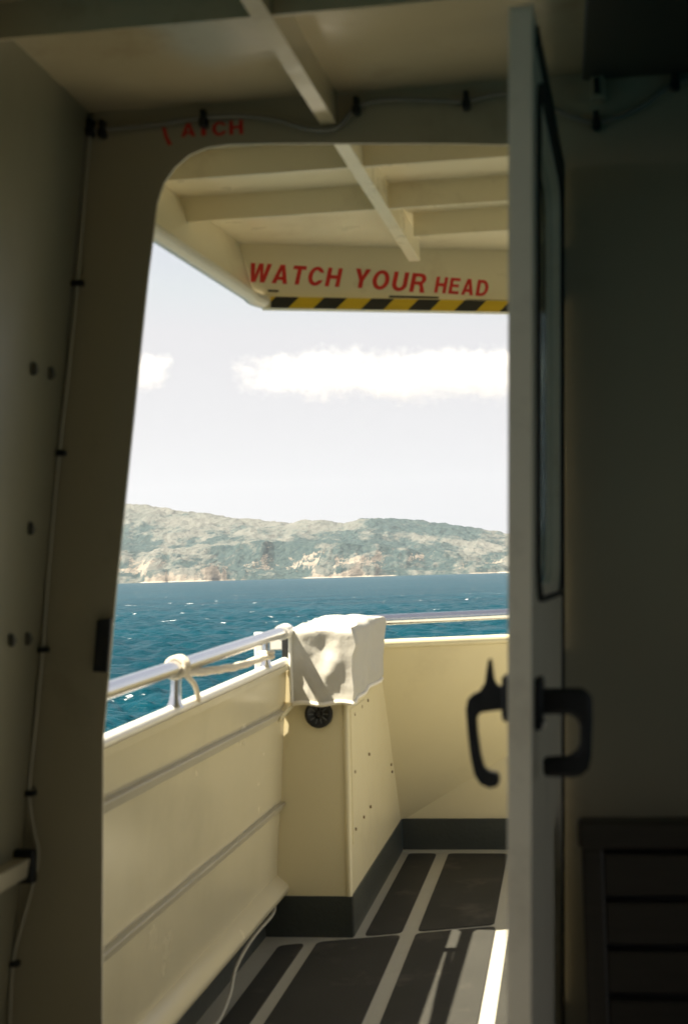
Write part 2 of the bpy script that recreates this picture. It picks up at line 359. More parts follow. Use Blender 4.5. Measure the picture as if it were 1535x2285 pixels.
SKYLINE = [(-300, 1150), (0, 1140), (200, 1122), (280, 1125), (330, 1128), (400, 1140), (460, 1146), (520, 1155), (600, 1162), (640, 1167), (680, 1159), (740, 1163), (765, 1168), (800, 1158), (840, 1155), (900, 1158), (980, 1166), (1050, 1177), (1130, 1190), (1250, 1200), (1500, 1190), (1800, 1205)]
def mat_hills():
    m = bpy.data.materials.new('scrubby_hillside'); m.use_nodes = True; N = m.node_tree.nodes; L = m.node_tree.links; b = N['Principled BSDF']
    b.inputs['Roughness'].default_value = .95; b.inputs['Specular IOR Level'].default_value = .1
    geo = N.new('ShaderNodeNewGeometry')
    def noise(scale, d=6, rg=.6, off=0):
        mp = N.new('ShaderNodeMapping'); mp.inputs['Location'].default_value = (off, off, off); mp.inputs['Scale'].default_value = (1, .42, 1.6); L.new(geo.outputs['Position'], mp.inputs[0])
        n = N.new('ShaderNodeTexNoise'); n.inputs['Scale'].default_value = scale; n.inputs['Detail'].default_value = d; n.inputs['Roughness'].default_value = rg; L.new(mp.outputs[0], n.inputs['Vector']); return n.outputs['Fac']
    def ramp(src, a, c, ca=(0, 0, 0, 1), cb=(1, 1, 1, 1)):
        r = N.new('ShaderNodeValToRGB'); r.color_ramp.elements[0].position = a; r.color_ramp.elements[1].position = c; r.color_ramp.elements[0].color = ca; r.color_ramp.elements[1].color = cb; L.new(src, r.inputs[0]); return r.outputs[0]
    def mix(f, A, B):
        x = N.new('ShaderNodeMix'); x.data_type = 'RGBA'; L.new(f, x.inputs['Factor'])
        for k, v in (('A', A), ('B', B)):
            if isinstance(v, tuple): x.inputs[k].default_value = v
            else: L.new(v, x.inputs[k])
        return x.outputs['Result']
    def math_(op, A, B):
        x = N.new('ShaderNodeMath'); x.operation = op
        for k, v in ((0, A), (1, B)):
            if isinstance(v, (int, float)): x.inputs[k].default_value = v
            else: L.new(v, x.inputs[k])
        return x.outputs[0]
    grass = ramp(noise(.012), .3, .7, (.098, .105, .090, 1), (.152, .150, .128, 1))  # some of the distance haze is put into these greyed grass tones
    sep = N.new('ShaderNodeSeparateXYZ'); L.new(geo.outputs['Position'], sep.inputs[0])
    att = N.new('ShaderNodeAttribute'); att.attribute_name = 'wet'       # gullies hold the thicker bush
    bush_n = math_('ADD', math_('MULTIPLY', noise(.030, 10, .74), .80), math_('MULTIPLY', att.outputs['Fac'], .60))
    bush = ramp(bush_n, .535, .62)
    col = mix(bush, grass, ramp(noise(.15, 4), .35, .7, (.022, .042, .044, 1), (.055, .078, .070, 1)))
    rock = ramp(noise(.05, 8, .7, 90), .3, .7, (.16, .135, .105, 1), (.33, .28, .22, 1))
    nz = N.new('ShaderNodeSeparateXYZ'); L.new(geo.outputs['True Normal'], nz.inputs[0])
    steep = math_('SUBTRACT', 1.0, nz.outputs[2])
    low = N.new('ShaderNodeMapRange'); low.inputs['From Min'].default_value = 20; low.inputs['From Max'].default_value = 75; low.inputs['To Min'].default_value = .22; low.inputs['To Max'].default_value = -.05; L.new(sep.outputs[2], low.inputs['Value'])
    rk = math_('ADD', math_('ADD', math_('MULTIPLY', steep, .55), low.outputs[0]), math_('MULTIPLY', noise(.018, 7, .66, 40), .9))
    col = mix(ramp(rk, .835, .89), col, rock)
    beach = N.new('ShaderNodeMapRange'); beach.inputs['From Min'].default_value = SEA_Z + .9; beach.inputs['From Max'].default_value = SEA_Z + 1.8; beach.inputs['To Min'].default_value = 1; beach.inputs['To Max'].default_value = 0; L.new(sep.outputs[2], beach.inputs['Value'])
    col = mix(math_('MULTIPLY', beach.outputs[0], ramp(noise(.008, 3, .5, 11), .5, .56)), col, (.42, .36, .28, 1))
    L.new(col, b.inputs['Base Color'])
    bp = N.new('ShaderNodeBump'); bp.inputs['Strength'].default_value = 1; bp.inputs['Distance'].default_value = 5; L.new(noise(.09, 8, .7), bp.inputs['Height']); L.new(bp.outputs[0], b.inputs['Normal'])
    return m
def build_hills():
    na, nr = 760, 420
    pxs = np.linspace(-300, 1800, na)
    ang = np.arctan((pxs - 767.5) / FPX) - R(8.66)
    d = np.concatenate([np.linspace(-30, 0, 4)[:-1], np.linspace(0, 260, 210), np.linspace(260, 1050, 200)[1:], np.linspace(1050, 2600, 20)[1:]]); nr = len(d)
    Dm, A = np.meshgrid(d, ang, indexing='ij')
    PX = np.broadcast_to(pxs, Dm.shape)
    shore = 1965 + 85 * (PX - 265) / 870 + 110 * (fbm(PX / 150, PX * 0 + 3.3, 5) - .5)
    r = shore + Dm; X = r * np.sin(A); Y = r * np.cos(A)
    hy = 1281 - .0276 * (PX - 767)
    sk = np.interp(pxs, [s[0] for s in SKYLINE], [s[1] for s in SKYLINE])
    T = (hy[0] - sk) / FPX
    crest_px = np.interp(pxs, [-300, 280, 420, 560, 700, 800, 950, 1130, 1800], [1215, 1218, 1222, 1198, 1207, 1200, 1222, 1236, 1230])
    Tf = (hy[0] - crest_px) / FPX
    gul = fbm(X / 100, Y / 260, 6, True); rough = fbm(X / 45, Y / 60, 6); fine = fbm(X / 14, Y / 20, 4, True)
    wid = 190 + 90 * (fbm(PX / 120, Dm * 0 + 8.1, 4) - .5)
    cl = .10 + .34 * sstep((fbm(PX / 90, Dm * 0 + 1.7, 4) - .35) * 3)     # height of the sea cliff along the shore
    t = np.clip(Dm / wid, 0, 1); tc_ = .10
    prof = np.where(t < tc_, np.clip(t / tc_, 0, 1) ** .8 * cl, cl + (1 - cl) * sstep((t - tc_) / (1 - tc_)))
    front = Tf[None, :] * (shore + wid) * prof
    front = front * (1 - 1.0 * (1 - gul) * np.sin(np.pi * np.clip(t, 0, 1)) ** .8 - .10 * (1 - gul))
    front = front + ((rough - .5) * 14 + (fine - .5) * 4) * sstep(Dm / 25)
    tb = np.clip((Dm - 230) / 520, 0, 1)
    back = sstep(tb)
    rid2 = fbm(X / 260 + 5, Y / 520, 4, True)
    bk = (T[None, :] * 2800 - Tf[None, :] * 2160) * back
    bk = bk * (1 - .62 * (1 - rid2) * np.sin(np.pi * tb) ** .8) + ((rough - .5) * 3 + (fine - .5) * 1.0) * back
    h = front + bk
    wet = np.clip((1 - gul) * .95 * (1 - back) + (1 - rid2) * .40 * back + .34 * sstep((PX - 780) / 60) * sstep((1150 - PX) / 120) * sstep((Dm - 480) / 120), 0, 1)
    fall = np.clip((Dm - 800) / 1200, 0, 1); h = h * (1 - .75 * sstep(fall))
    # bring the skyline to the surveyed elevation angles
    tang = ((h - (CAM_P.z - SEA_Z)) / r); back_m = Dm > 400
    mx = np.where(back_m, tang, -1).max(0); kk = T / np.maximum(mx, 1e-3)
    ker = np.ones(25) / 25; kk = np.convolve(np.pad(kk, 12, 'edge'), ker, 'valid')
    w = sstep((Dm - 220) / 420); h = h * (1 + (kk[None, :] - 1) * w)
    h = np.where(Dm < 0, Dm * .2, h); h = np.where(Dm >= 0, np.maximum(h, .05 * np.minimum(Dm, 50)), h)
    V = np.stack([X.ravel(), Y.ravel(), h.ravel() + SEA_Z], 1)
    o = grid_mesh('hills', V, nr, na, mat_hills())
    at_ = o.data.attributes.new('wet', 'FLOAT', 'POINT'); at_.data.foreach_set('value', wet.ravel().astype(np.float32))
    tag(o, kind='structure'); return o
build_hills()

def mat_cloud(hx, hy, hz, seed):
    m = bpy.data.materials.new('cumulus_vapour'); m.use_nodes = True; N = m.node_tree.nodes; L = m.node_tree.links; N.remove(N['Principled BSDF'])
    v = N.new('ShaderNodeVolumePrincipled'); v.inputs['Color'].default_value = (1, .975, .93, 1); v.inputs['Anisotropy'].default_value = .15
    L.new(v.outputs[0], N['Material Output'].inputs['Volume'])
    tc = N.new('ShaderNodeTexCoord'); sx = N.new('ShaderNodeSeparateXYZ'); L.new(tc.outputs['Object'], sx.inputs[0])
    def mth(op, a, b_=None):
        x = N.new('ShaderNodeMath'); x.operation = op
        for k, q in ((0, a), (1, b_)):
            if q is None: continue
            if isinstance(q, (int, float)): x.inputs[k].default_value = q
            else: L.new(q, x.inputs[k])
        return x.outputs[0]
    def noise(scale, det, loc):
        mp = N.new('ShaderNodeMapping'); mp.inputs['Location'].default_value = (seed, seed * .37, loc); mp.inputs['Scale'].default_value = (1, 1, 1.35); L.new(tc.outputs['Object'], mp.inputs[0])
        n = N.new('ShaderNodeTexNoise'); n.inputs['Scale'].default_value = scale; n.inputs['Detail'].default_value = det; n.inputs['Roughness'].default_value = .58; L.new(mp.outputs[0], n.inputs['Vector']); return n.outputs['Fac']
    ex = mth('POWER', mth('ABSOLUTE', mth('DIVIDE', sx.outputs[0], hx)), 4.0)
    ey = mth('POWER', mth('ABSOLUTE', mth('DIVIDE', sx.outputs[1], hy)), 2.0)
    ez = mth('POWER', mth('ABSOLUTE', mth('DIVIDE', sx.outputs[2], hz)), 2.0)
    body = mth('SUBTRACT', 1.0, mth('ADD', mth('ADD', ex, ey), ez))
    n1 = mth('MULTIPLY', mth('SUBTRACT', noise(.0042, 2, 0), .5), 2.1); n2 = mth('MULTIPLY', mth('SUBTRACT', noise(.012, 7, 31), .5), 2.0)
    r = N.new('ShaderNodeMapRange'); r.interpolation_type = 'SMOOTHSTEP'; r.inputs['From Min'].default_value = .18; r.inputs['From Max'].default_value = 1.35; r.inputs['To Min'].default_value = 0; r.inputs['To Max'].default_value = .005
    L.new(mth('ADD', mth('ADD', mth('MULTIPLY', body, .9), n1), n2), r.inputs['Value']); L.new(r.outputs[0], v.inputs['Density'])
    m.cycles.volume_step_rate = .16
    return m
def cloud(label, px, py, half_px, half_py, depth, tilt, seed, dist=9000):
    k = dist / FPX; hx, hz, hy = half_px * k, half_py * k, depth
    bm = bmesh.new(); bmesh.ops.create_icosphere(bm, subdivisions=4, radius=1)
    sg = lambda v: math.copysign(abs(v) ** .55, v)
    for v in bm.verts: v.co = Vector((sg(v.co.x) * hx, sg(v.co.y) * hy, sg(v.co.z) * hz * 1.1))
    me = bpy.data.meshes.new('cloud'); bm.to_mesh(me); bm.free()
    o = link('cloud', me, mat_cloud(hx, hy, hz, seed)); tag(o, label, 'cloud', 'clouds over the hills')
    o.location = at(px, py, Y=dist); o.rotation_euler = (0, R(tilt), 0); return o
cloud('long white cumulus bank stretching above the hills to the door edge', 930, 835, 450, 66, 330, 2.6, 3.0)
cloud('small white cloud cut off by the left side of the doorway', 270, 830, 125, 58, 260, 1.0, 71.0)

# ================================================================== DECKS
def deck_sheet():
    m = MB(); m.box((-1.07, 2.31, -.04), (3.0, 6.32, 0.0)); o = m.build('deck', M['deck']); tag(o, kind='structure')
deck_sheet()
f = MB(); f.box((-1.1, -2.6, -.04), (2.2, 2.30, -.002)); tag(f.build('cabin_floor', M['floor']), kind='structure')
def dk(px, py): return at(px, py, Z=0)
def mat_panel(label, corners, r=.03):
    m = MB(); m.prism([p + Vector((0, 0, .0005)) for p in rounded([Vector(c) for c in corners], r)], (0, 0, .0035))
    o = m.build('nonslip_panel', M['nonslip']); tag(o, label, 'deck panel', 'dark nonslip panels on the deck'); return o
yS = lambda x: 4.968 + (x + .227) * .405      # the seam between the two rows runs a little askew
gp = .015
def row_near(x0, x1): return [(x0, 2.45, 0), (x1, 2.45, 0), (x1, yS(x1) - gp, 0), (x0, yS(x0) - gp, 0)]
def row_far(x0, x1, xa=None): return [(x0, yS(x0) + gp, 0), (x1, yS(x1) + gp, 0), (x1, 6.19, 0), (xa if xa is not None else x0, 6.19, 0)]
mat_panel('narrow dark panel beside the cable under the left bulwark', row_near(-.965, -.885))
mat_panel('dark panel in front of the pillar base between two pale strips', row_near(-.845, -.580))
mat_panel('dark panel half in sunlight with the rail shadow across it', row_near(-.530, -.268))
mat_panel('sunlit panel at the foot of the open door right of the white strip', row_near(-.222, -.14))
mat_panel('dark shaded panel along the inner side of the pillar kick plate', row_far(-.700, -.580))
mat_panel('wide dark shaded panel below the forward bulwark', row_far(-.528, -.275))
mat_panel('shaded panel by the forward bulwark hidden behind the door edge', row_far(-.222, -.14))

# ================================================================== LEFT BULWARK
def bx(z): return -.935 - (.94 - z) * .078          # inboard face leans outward at the foot
bul = thing('side_bulwark', 'cream steel bulwark on the left with white capping and two stiffeners', 'bulwark', (-.95, 2.4, 0))
Y0, Y1 = 1.9, 4.60
capz = lambda y: .882 + (y - 2.69) * .0205
nseg = 14
pts = []
m = MB()
def side_section(y, o=0): return [(bx(.17) + o, y, .17), (bx(capz(y)) + o, y, capz(y) - .01)]
vs = []; NZ = 12
for i in range(nseg + 1):
    y = Y0 + (4.7795 - Y0) * i / nseg
    for k in range(NZ + 1):
        z = .17 + (capz(y) - .01 - .17) * k / NZ
        vs.append((bx(z) + .0014 * math.sin(i * 1.9 + k * 1.3), y if not (z > .70 and i == nseg) else 4.772, z))
inner = len(vs)
vs += [(x - .012, y, z) for x, y, z in vs]
fs = []
for i in range(nseg):
    for k in range(NZ):
        a = i * (NZ + 1) + k; b_ = a + NZ + 1
        fs += [(a, b_, b_ + 1, a + 1), (inner + a, inner + a + 1, inner + b_ + 1, inner + b_)]
for i in range(nseg):
    a = i * (NZ + 1); b_ = a + NZ + 1; fs.append((a, inner + a, inner + b_, b_)); a += NZ; b_ += NZ; fs.append((a, b_, inner + b_, inner + a))
for base in (0, nseg * (NZ + 1)):
    for k in range(NZ): fs.append((base + k, base + k + 1, inner + base + k + 1, inner + base + k))
m.add(vs, fs); m.build('panel', M['bulwark'], bul, smooth=True)
# capping: half-round bar with a flat inboard flange
m = MB(); m.tube([(-.945, y, capz(y) + .002) for y in np.linspace(Y0, 4.772, 14)], .0165, 14); m.build('capping', M['white'], bul, smooth=True)
m = MB(); m.hexa([(-.926, Y0, capz(Y0) - .020), (-.923, Y0, capz(Y0) - .020), (-.923, 4.75, capz(4.7) - .020), (-.926, 4.75, capz(4.7) - .020),
                  (-.928, Y0, capz(Y0) - .004), (-.923, Y0, capz(Y0) - .002), (-.923, 4.75, capz(4.7) - .002), (-.928, 4.75, capz(4.7) - .004)]); m.build('capping_flange', M['bulwark'], bul)
# horizontal stiffeners: rounded half bars on the plate
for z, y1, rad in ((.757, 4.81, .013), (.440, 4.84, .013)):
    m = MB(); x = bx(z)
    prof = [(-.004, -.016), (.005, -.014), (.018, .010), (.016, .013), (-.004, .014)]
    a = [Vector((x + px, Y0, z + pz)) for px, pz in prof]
    m.prism(a, (0, y1 - Y0, 0)); m.build('stiffener', M['stiffener_shade'], bul, bevel=.0015)
# thick folded foot of the plate
m = MB(); x = bx(.17)
prof = [(-.03, .045), (.004, .035), (.040, .004), (.046, -.012), (.034, -.030), (.004, -.034), (-.03, -.03)]
m.prism([Vector((x + a, Y0, .172 + b)) for a, b in prof], (0, 4.80 - Y0, 0)); m.build('folded_foot', M['bulwark'], bul, bevel=.008, seg=3)
# grey coaming below
m = MB(); m.box((-1.052, Y0, 0), (-1.034, 4.775, .175)); m.build('kick_plate', M['dark_grey'], bul)
m = MB(); m.prism([(-.965, 4.62, .735), (-.930, 4.62, .745), (-.915, 4.775, .775), (-.955, 4.775, .775)], (0, 0, .016)); m.build('bracket', M['cream'], bul, bevel=.003)

# ================================================================== CORNER PILLAR
pil = thing('corner_pillar', 'cream boxed pillar at the rail corner with a black round horn', 'pillar', (-.85, 4.78, 0))
m = MB(); m.hexa([(-1.09, 4.78, .137), (-.740, 4.78, .137), (-.740, 5.6, .137), (-1.09, 5.6, .137), (-.955, 4.78, .93), (-.736, 4.78, .93), (-.736, 5.6, .93), (-.955, 5.6, .93)])
m.build('front_panel', M['cream'], pil)
m = MB(); m.tube([(-.746, 4.782, .137), (-.741, 4.782, .80), (-.741, 4.80, .92)], .0105, 12); m.build('corner_bead', M['cream'], pil, smooth=True)
poly = [(-.7385, 4.80, .137), (-.7385, 6.255, .137), (-.7345, 5.995, .443), (-.7325, 5.709, .821), (-.732, 5.60, .93), (-.732, 4.80, .93)]
m = MB(); m.prism(poly, (-.012, 0, 0)); m.build('side_panel', M['cream'], pil)
poly = [(-.7375, 4.83, .30), (-.7375, 5.18, .30), (-.734, 5.18, .76), (-.734, 4.83, .76)]
m = MB(); m.prism(poly, (.003, 0, 0)); m.build('access_cover', M['cream'], pil, bevel=.001)
for px, py in [(792, 1722), (794, 1850), (824, 1683), (827, 1800), (812, 1823), (873, 1706), (875, 1722), (821, 1563), (807, 1577), (791, 1594)]:
    p = at(px, py, X=-.732); m = MB(); m.disc((p.x - .003, p.y, p.z), (1, 0, 0), .0055, .006, 8); m.build('bolt', M['rust'], pil)
m = MB(); m.box((-1.09, 4.776, 0), (-.7365, 4.79, .137)); m.box((-.7495, 4.79, 0), (-.7345, 6.27, .137)); m.build('kick_plate', M['dark_grey'], pil)
# round black horn: flange, ribs and a recessed throat
hc = Vector((-.832, 4.778, .749))
def lathe_y(prof, c, n=32):   # prof: (radius, y offset)
    q = MB(); vs = []; k = len(prof)
    for i in range(n):
        w = 2 * math.pi * i / n
        for r_, dy in prof: vs.append((c.x + r_ * math.cos(w), c.y + dy, c.z + r_ * math.sin(w)))
    return q.add(vs, [(i * k + j, i * k + j + 1, ((i + 1) % n) * k + j + 1, ((i + 1) % n) * k + j) for i in range(n) for j in range(k - 1)])
horn = lathe_y([(.0475, 0), (.0475, -.012), (.044, -.017), (.036, -.018), (.030, -.012), (.018, -.008), (.014, -.010), (.012, -.004), (.0001, -.003)], hc).build('horn', M['black'], pil, smooth=True)
q = MB()
for i in range(10):
    w = 2 * math.pi * i / 10; d = Vector((math.cos(w), 0, math.sin(w))); t = Vector((-math.sin(w), 0, math.cos(w)))
    a = hc + d * .016 + Vector((0, -.0125, 0)); b_ = hc + d * .034 + Vector((0, -.0165, 0))
    q.prism([a - t * .0014, a + t * .0014, b_ + t * .0014, b_ - t * .0014], (0, .006, 0))
q.build('horn_ribs', mat('grey_rib', (.10, .11, .11), .4), horn)

# ================================================================== FORWARD BULWARK
fwd = thing('forward_bulwark', 'cream forward bulwark below the front handrail with a diagonal knuckle', 'bulwark', (-.3, 6.28, 0))
K0 = Vector((-.70, 6.28, .14)); K1 = Vector((2.6, 6.28, .14 + 3.30 * .62)); kz = lambda x: .145 + (x + .70) * .60
# lower upright triangle / upper plate leaning aft at the top
lo = [(-.75, 6.28, .13), (.62, 6.28, .13), (.62, 6.28, .939), (-.75, 6.28, .132)]
lo = [(-.75, 6.28, .13), (2.0, 6.28, .13), (2.0, 6.28, .93), (.52, 6.28, .93), (-.75, 6.28, .17)]
m = MB(); m.prism(lo, (0, .012, 0)); m.build('lower_plate', M['cream'], fwd)
P_tl = Vector((-.80, 5.552, .93)); P_bl = Vector((-.80, 6.277, .09)); P_k = Vector((.609, 6.279, .93))
m = MB(); m.prism([P_bl, P_k, P_tl], (0, .010, 0)); m.build('upper_plate', M['cream'], fwd)
m = MB(); m.tube([P_tl + Vector((-.02, 0, .008)), P_k.lerp(P_tl, .5) + Vector((0, 0, .008)), P_k + Vector((0, 0, .008))], .019, 12); m.build('capping', M['cream'], fwd, smooth=True)
m = MB(); m.box((-.7335, 6.262, 0), (2.0, 6.278, .138)); m.build('kick_plate', M['dark_grey'], fwd)
m = MB(); m.box((-.7335, 6.225, .0), (2.0, 6.262, .006)); m.build('foot_flange', M['deck'], fwd)

# ================================================================== HANDRAILS
rail = thing('handrail', 'polished steel handrail on posts along the left bulwark with rope tied to it', 'handrail', (-.93, 3.4, .88))
rz = lambda y: .992 + (y - 2.73) * .0205
m = MB(); m.tube([(-.932, y, rz(y)) for y in np.linspace(1.9, 4.80, 24)], .0188, 20); m.build('rail', M['steel'], rail, smooth=True)
for y in (3.36, 4.43, 2.3):
    m = MB(); zb = capz(y) + .015
    m.tube([(-.938, y, zb), (-.937, y, zb + .012), (-.936, y, zb + .03), (-.934, y, rz(y) - .005)], [.021, .016, .0135, .0135], 16); m.build('post', M['steel'], rail, smooth=True)
m = MB(); m.tube([(-.932, 4.66, rz(4.66)), (-.932, 4.74, rz(4.74))], .026, 16); m.build('collar', M['white'], rail, smooth=True)
fr = thing('handrail', 'pale steel handrail running right from the canvas cover to the door edge', 'handrail', (-.3, 5.6, .93))
A = Vector((-.74, 5.53, 1.036)); B = at(1135, 1371, Z=1.036); B2 = A + (B - A) * 1.6
dirf = (at(1135, 1377, plane=(A, Vector((0, 1, 0)).cross(Vector((0, 0, 1))).cross(Vector((0, 0, 1))))) - A)
B = Vector((.62, 6.22, 1.05))
m = MB(); m.tube([A + (B - A) * t for t in np.linspace(-.12, 1, 12)], .021, 20); m.build('rail', M['steel'], fr, smooth=True)
for t in (.0, .62, .97):
    p = A + (B - A) * t; m = MB(); m.tube([(p.x, p.y, .945), (p.x, p.y, p.z)], .0135, 14); m.build('post', M['steel'], fr, smooth=True)
# black plate and white post behind the end of the bulwark
m = MB(); m.box((-.972, 4.86, .70), (-.918, 4.88, 1.03)); m.box((-.972, 4.88, .70), (-.96, 5.2, 1.03))
tag(m.build('black_plate', M['black'], None, bevel=.003), 'black upright plate between the rail end and the canvas cover', 'plate')
st = thing('stanchion', 'white stanchion with a cross bar outboard of the rail near the cover', 'stanchion', (-1.05, 4.95, .7))
m = MB(); m.box((-1.10, 5.0, .60), (-1.07, 5.03, 1.02)); m.build('post', M['white'], st, bevel=.004)
m = MB(); m.box((-1.07, 5.0, .955), (-.972, 5.03, 1.01)); m.build('cross_bar', M['white'], st, bevel=.004)

# ================================================================== ROPE
rope = thing('rope', 'cream rope lashed round the rail post and strung along below the rail', 'rope', (-.93, 3.4, .98))
def twisted(pts, r, turns, n=9):
    q = MB(); P = smooth_path(pts, 14); L_ = len(P)
    for s_ in range(3):
        path = []
        for i, p in enumerate(P):
            t = (P[min(i + 1, L_ - 1)] - P[max(i - 1, 0)]).normalized(); u = Vector((0, 0, 1)); u = (u - t * u.dot(t)).normalized(); w = t.cross(u)
            a = 2 * math.pi * (turns * i / (L_ - 1) + s_ / 3); path.append(p + (u * math.cos(a) + w * math.sin(a)) * r * .5)
        q.tube(path, r * .58, 7)
    return q
ya = 3.38
twisted([(-.932, 3.40, .988), (-.928, 3.7, .974), (-.930, 4.05, .964), (-.934, 4.42, .968)], .0115, 30).build('rope_span', M['rope'], rope, smooth=True)
q = MB()
for k in range(4):
    y = 3.345 + k * .0125; c = Vector((-.932, y, rz(y)))
    q.tube([c + Vector((math.cos(w) * .0235, .004 * math.sin(w), math.sin(w) * .0235)) for w in np.linspace(0, 2 * math.pi, 22)], .0062, 8, caps=False)
q.build('lashing', M['rope'], rope, smooth=True)
q = MB(); q.tube(smooth_path([(-.922, 3.40, .985), (-.915, 3.46, .955), (-.925, 3.53, .918), (-.935, 3.57, .905)], 6), .007, 8); q.build('rope_tail', M['rope'], rope, smooth=True)
q = MB(); c = Vector((-.935, 4.43, .968))
for k in range(2): q.tube([c + Vector((math.cos(w) * .021, math.sin(w) * .021, k * .014 - .004)) for w in np.linspace(0, 2 * math.pi, 18)], .007, 8, caps=False)
q.build('hitch', M['rope'], rope, smooth=True)

# ================================================================== CANVAS COVER
cov = thing('canvas_cover', 'white canvas cover draped over the rail corner above the pillar', 'cover', (-.83, 4.78, .79))
def build_cover():
    corners = [Vector((-.914, 4.735)), Vector((-.728, 4.735)), Vector((-.700, 5.50)), Vector((-.95, 5.50))]
    loop = []
    n_side = [26, 40, 18, 30]
    for i in range(4):
        a, b_ = corners[i], corners[(i + 1) % 4]
        for k in range(n_side[i]): loop.append((a.lerp(b_, k / n_side[i]), i, k / n_side[i]))
    NL = len(loop); NZ = 26; vs = []; rs = random.Random(5)
    cen = Vector((-.83, 5.12))
    def topz(p): return 1.028 + .014 * math.sin(min(max((p.y - 4.74) / .8, 0), 1) * math.pi * .55) + .013 * math.cos((p.x + .83) * 9)
    def hem(i, t):
        if i == 0: return .792 + .004 * math.sin(t * 9)
        if i == 1: return .790 + .030 * max(0, t - .10) ** .7
        if i == 2: return .83
        return .81
    for k in range(NZ + 1):
        t = k / NZ
        for p, i, u in loop:
            z = topz(p) * (1 - t) + hem(i, u) * t
            out = (p - cen).normalized()
            w = 0
            if i == 1: w = .005 * math.sin(u * 15 + 2 * t) * (.4 + .6 * t) + .009 * math.sin(u * 6.3 + 1.0) * (1 - .6 * t) + .012 - .016 * t * u
            if i == 0: w = .006 * math.sin(u * 8 + t * 4) * math.sin(t * 3.1) - .010 * math.exp(-((u - .62) / .2) ** 2 - ((t - .25) / .2) ** 2)
            if i == 1 and u < .10: w += .012 * math.exp(-((t - .2) / .12) ** 2)
            w += .016 * (float(fbm(np.array(u * (3 if i != 1 else 6) + i * 9.7 + 2), np.array(t * 3.2 + 4.4), 4)) - .5) * min(1, t * 4)
            nrm = [Vector((0, -1)), Vector((1, 0)), Vector((0, 1)), Vector((-1, 0))][i]
            rd = .018 * (1 - min(t / .06, 1)) ** 2
            q = p + nrm * w - out * rd
            vs.append((q.x, q.y, z + (.0 if t > 0 else .004)))
    fs = [(k * NL + i, k * NL + (i + 1) % NL, (k + 1) * NL + (i + 1) % NL, (k + 1) * NL + i) for k in range(NZ) for i in range(NL)]
    # top sheet in shrinking rings
    prev = list(range(NL)); RN = 7
    for r_ in range(1, RN + 1):
        f_ = 1 - r_ / (RN + .2); cur = []
        for i in range(NL):
            b_ = Vector(vs[i]); x = cen.x + (b_.x - cen.x) * f_; y = cen.y + (b_.y - cen.y) * f_
            cur.append(len(vs)); vs.append((x, y, topz(Vector((x, y))) + .006 + .010 * (1 - f_) + .003 * math.sin(x * 60 + y * 23)))
        fs += [(prev[i], cur[i], cur[(i + 1) % NL], prev[(i + 1) % NL]) for i in range(NL)]; prev = cur
    fs.append(tuple(prev))
    q = MB(); q.add(vs, fs); o = q.build('canvas', M['cloth'], cov, smooth=True)
    bt = [Vector(vs[NZ * NL + i]) for i in range(NL)] + [Vector(vs[NZ * NL])]
    q = MB(); q.tube([p + Vector((0, -.002, -.004)) for p in bt[:26 + 40]], .0075, 8); q.build('hem', mat('cream_hem', (.80, .74, .60), .7), cov, smooth=True)
    q = MB(); q.tube([Vector(vs[k * NL]) + Vector((-.003, -.002, 0)) for k in range(1, NZ + 1)], .0065, 8); q.build('piping', M['white'], cov, smooth=True)
build_cover()

# ================================================================== LOOSE CABLE AT DECK LEVEL
lc = thing('loose_cable', 'thin cream cable hanging in a loop under the bulwark foot by the deck', 'cable', (-1.0, 4.4, 0))
q = MB(); q.tube(smooth_path([(-.992, 4.72, .125), (-.972, 4.60, .118), (-.972, 4.30, .118), (-.966, 4.05, .100), (-.957, 3.92, .055), (-.962, 3.80, .020), (-.985, 3.70, .012), (-1.015, 3.64, .03)], 8), .0055, 8); q.build('sheath', M['pale_cable'], lc, smooth=True)
q = MB(); q.disc((-.995, 4.70, .127), (-.15, 1, .1), .012, .04, 12); q.build('connector', M['yellow'], lc)
q = MB(); q.disc((-1.0, 4.738, .131), (-.15, 1, .15), .016, .035, 12); q.build('socket', M['black'], lc)

# ================================================================== CABIN BULKHEAD WITH DOORWAY
BY = 2.30
bh = thing('bulkhead', 'dim cream steel bulkhead with a round cornered doorway to the deck', 'bulkhead', (-.8, BY, 0))
P = lambda px, py: (lambda v: (v.x, v.z))(at(px, py, Y=BY))
hole = [(-.785, .16), (-.779, .486), P(230, 1650), P(262, 1290), P(300, 920), P(330, 620), P(345, 500), P(351, 452), P(366, 408), P(390, 374), P(422, 346), P(462, 329), P(510, 322), P(600, 320), P(780, 320), P(1000, 320), P(1120, 323), (-.04, 1.912), (-.004, 1.902), (.016, 1.865), (-.036, .16)]
outer = [(-1.12, -.02), (2.2, -.02), (2.2, 2.06), (-1.12, 2.06)]
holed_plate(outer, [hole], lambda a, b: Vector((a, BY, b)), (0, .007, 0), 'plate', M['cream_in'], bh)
# what is left of the red warning letters over the door
FY = BY - .0005
def word(body, px0, py0, px1, py1, hpx, name='lettering', par=bh, **k):
    a = at(px0, py0, Y=FY); b_ = at(px1, py1, Y=FY); h = hpx / FPX * a.y
    return lettering(body, a, b_ - a, Vector((0, 0, 1)), (b_ - a).length, h, M['red'], name, par, **k)
word('A', 405, 306, 437, 304, 31)
word('CH', 474, 304, 543, 299, 33)
pT = at(455, 303, Y=FY); q = MB(); q.box((pT.x - .004, FY - .0006, pT.z), (pT.x + .004, FY, pT.z + .018)); q.build('torn_letter', M['red'], bh)
q = MB(); ps = [at(362, 284, Y=FY), at(370, 285, Y=FY), at(376, 306, Y=FY), at(385, 322, Y=FY), at(376, 325, Y=FY), at(368, 308, Y=FY)]
q.prism(ps, (0, -.0006, 0)); q.build('torn_letter', M['red'], bh)
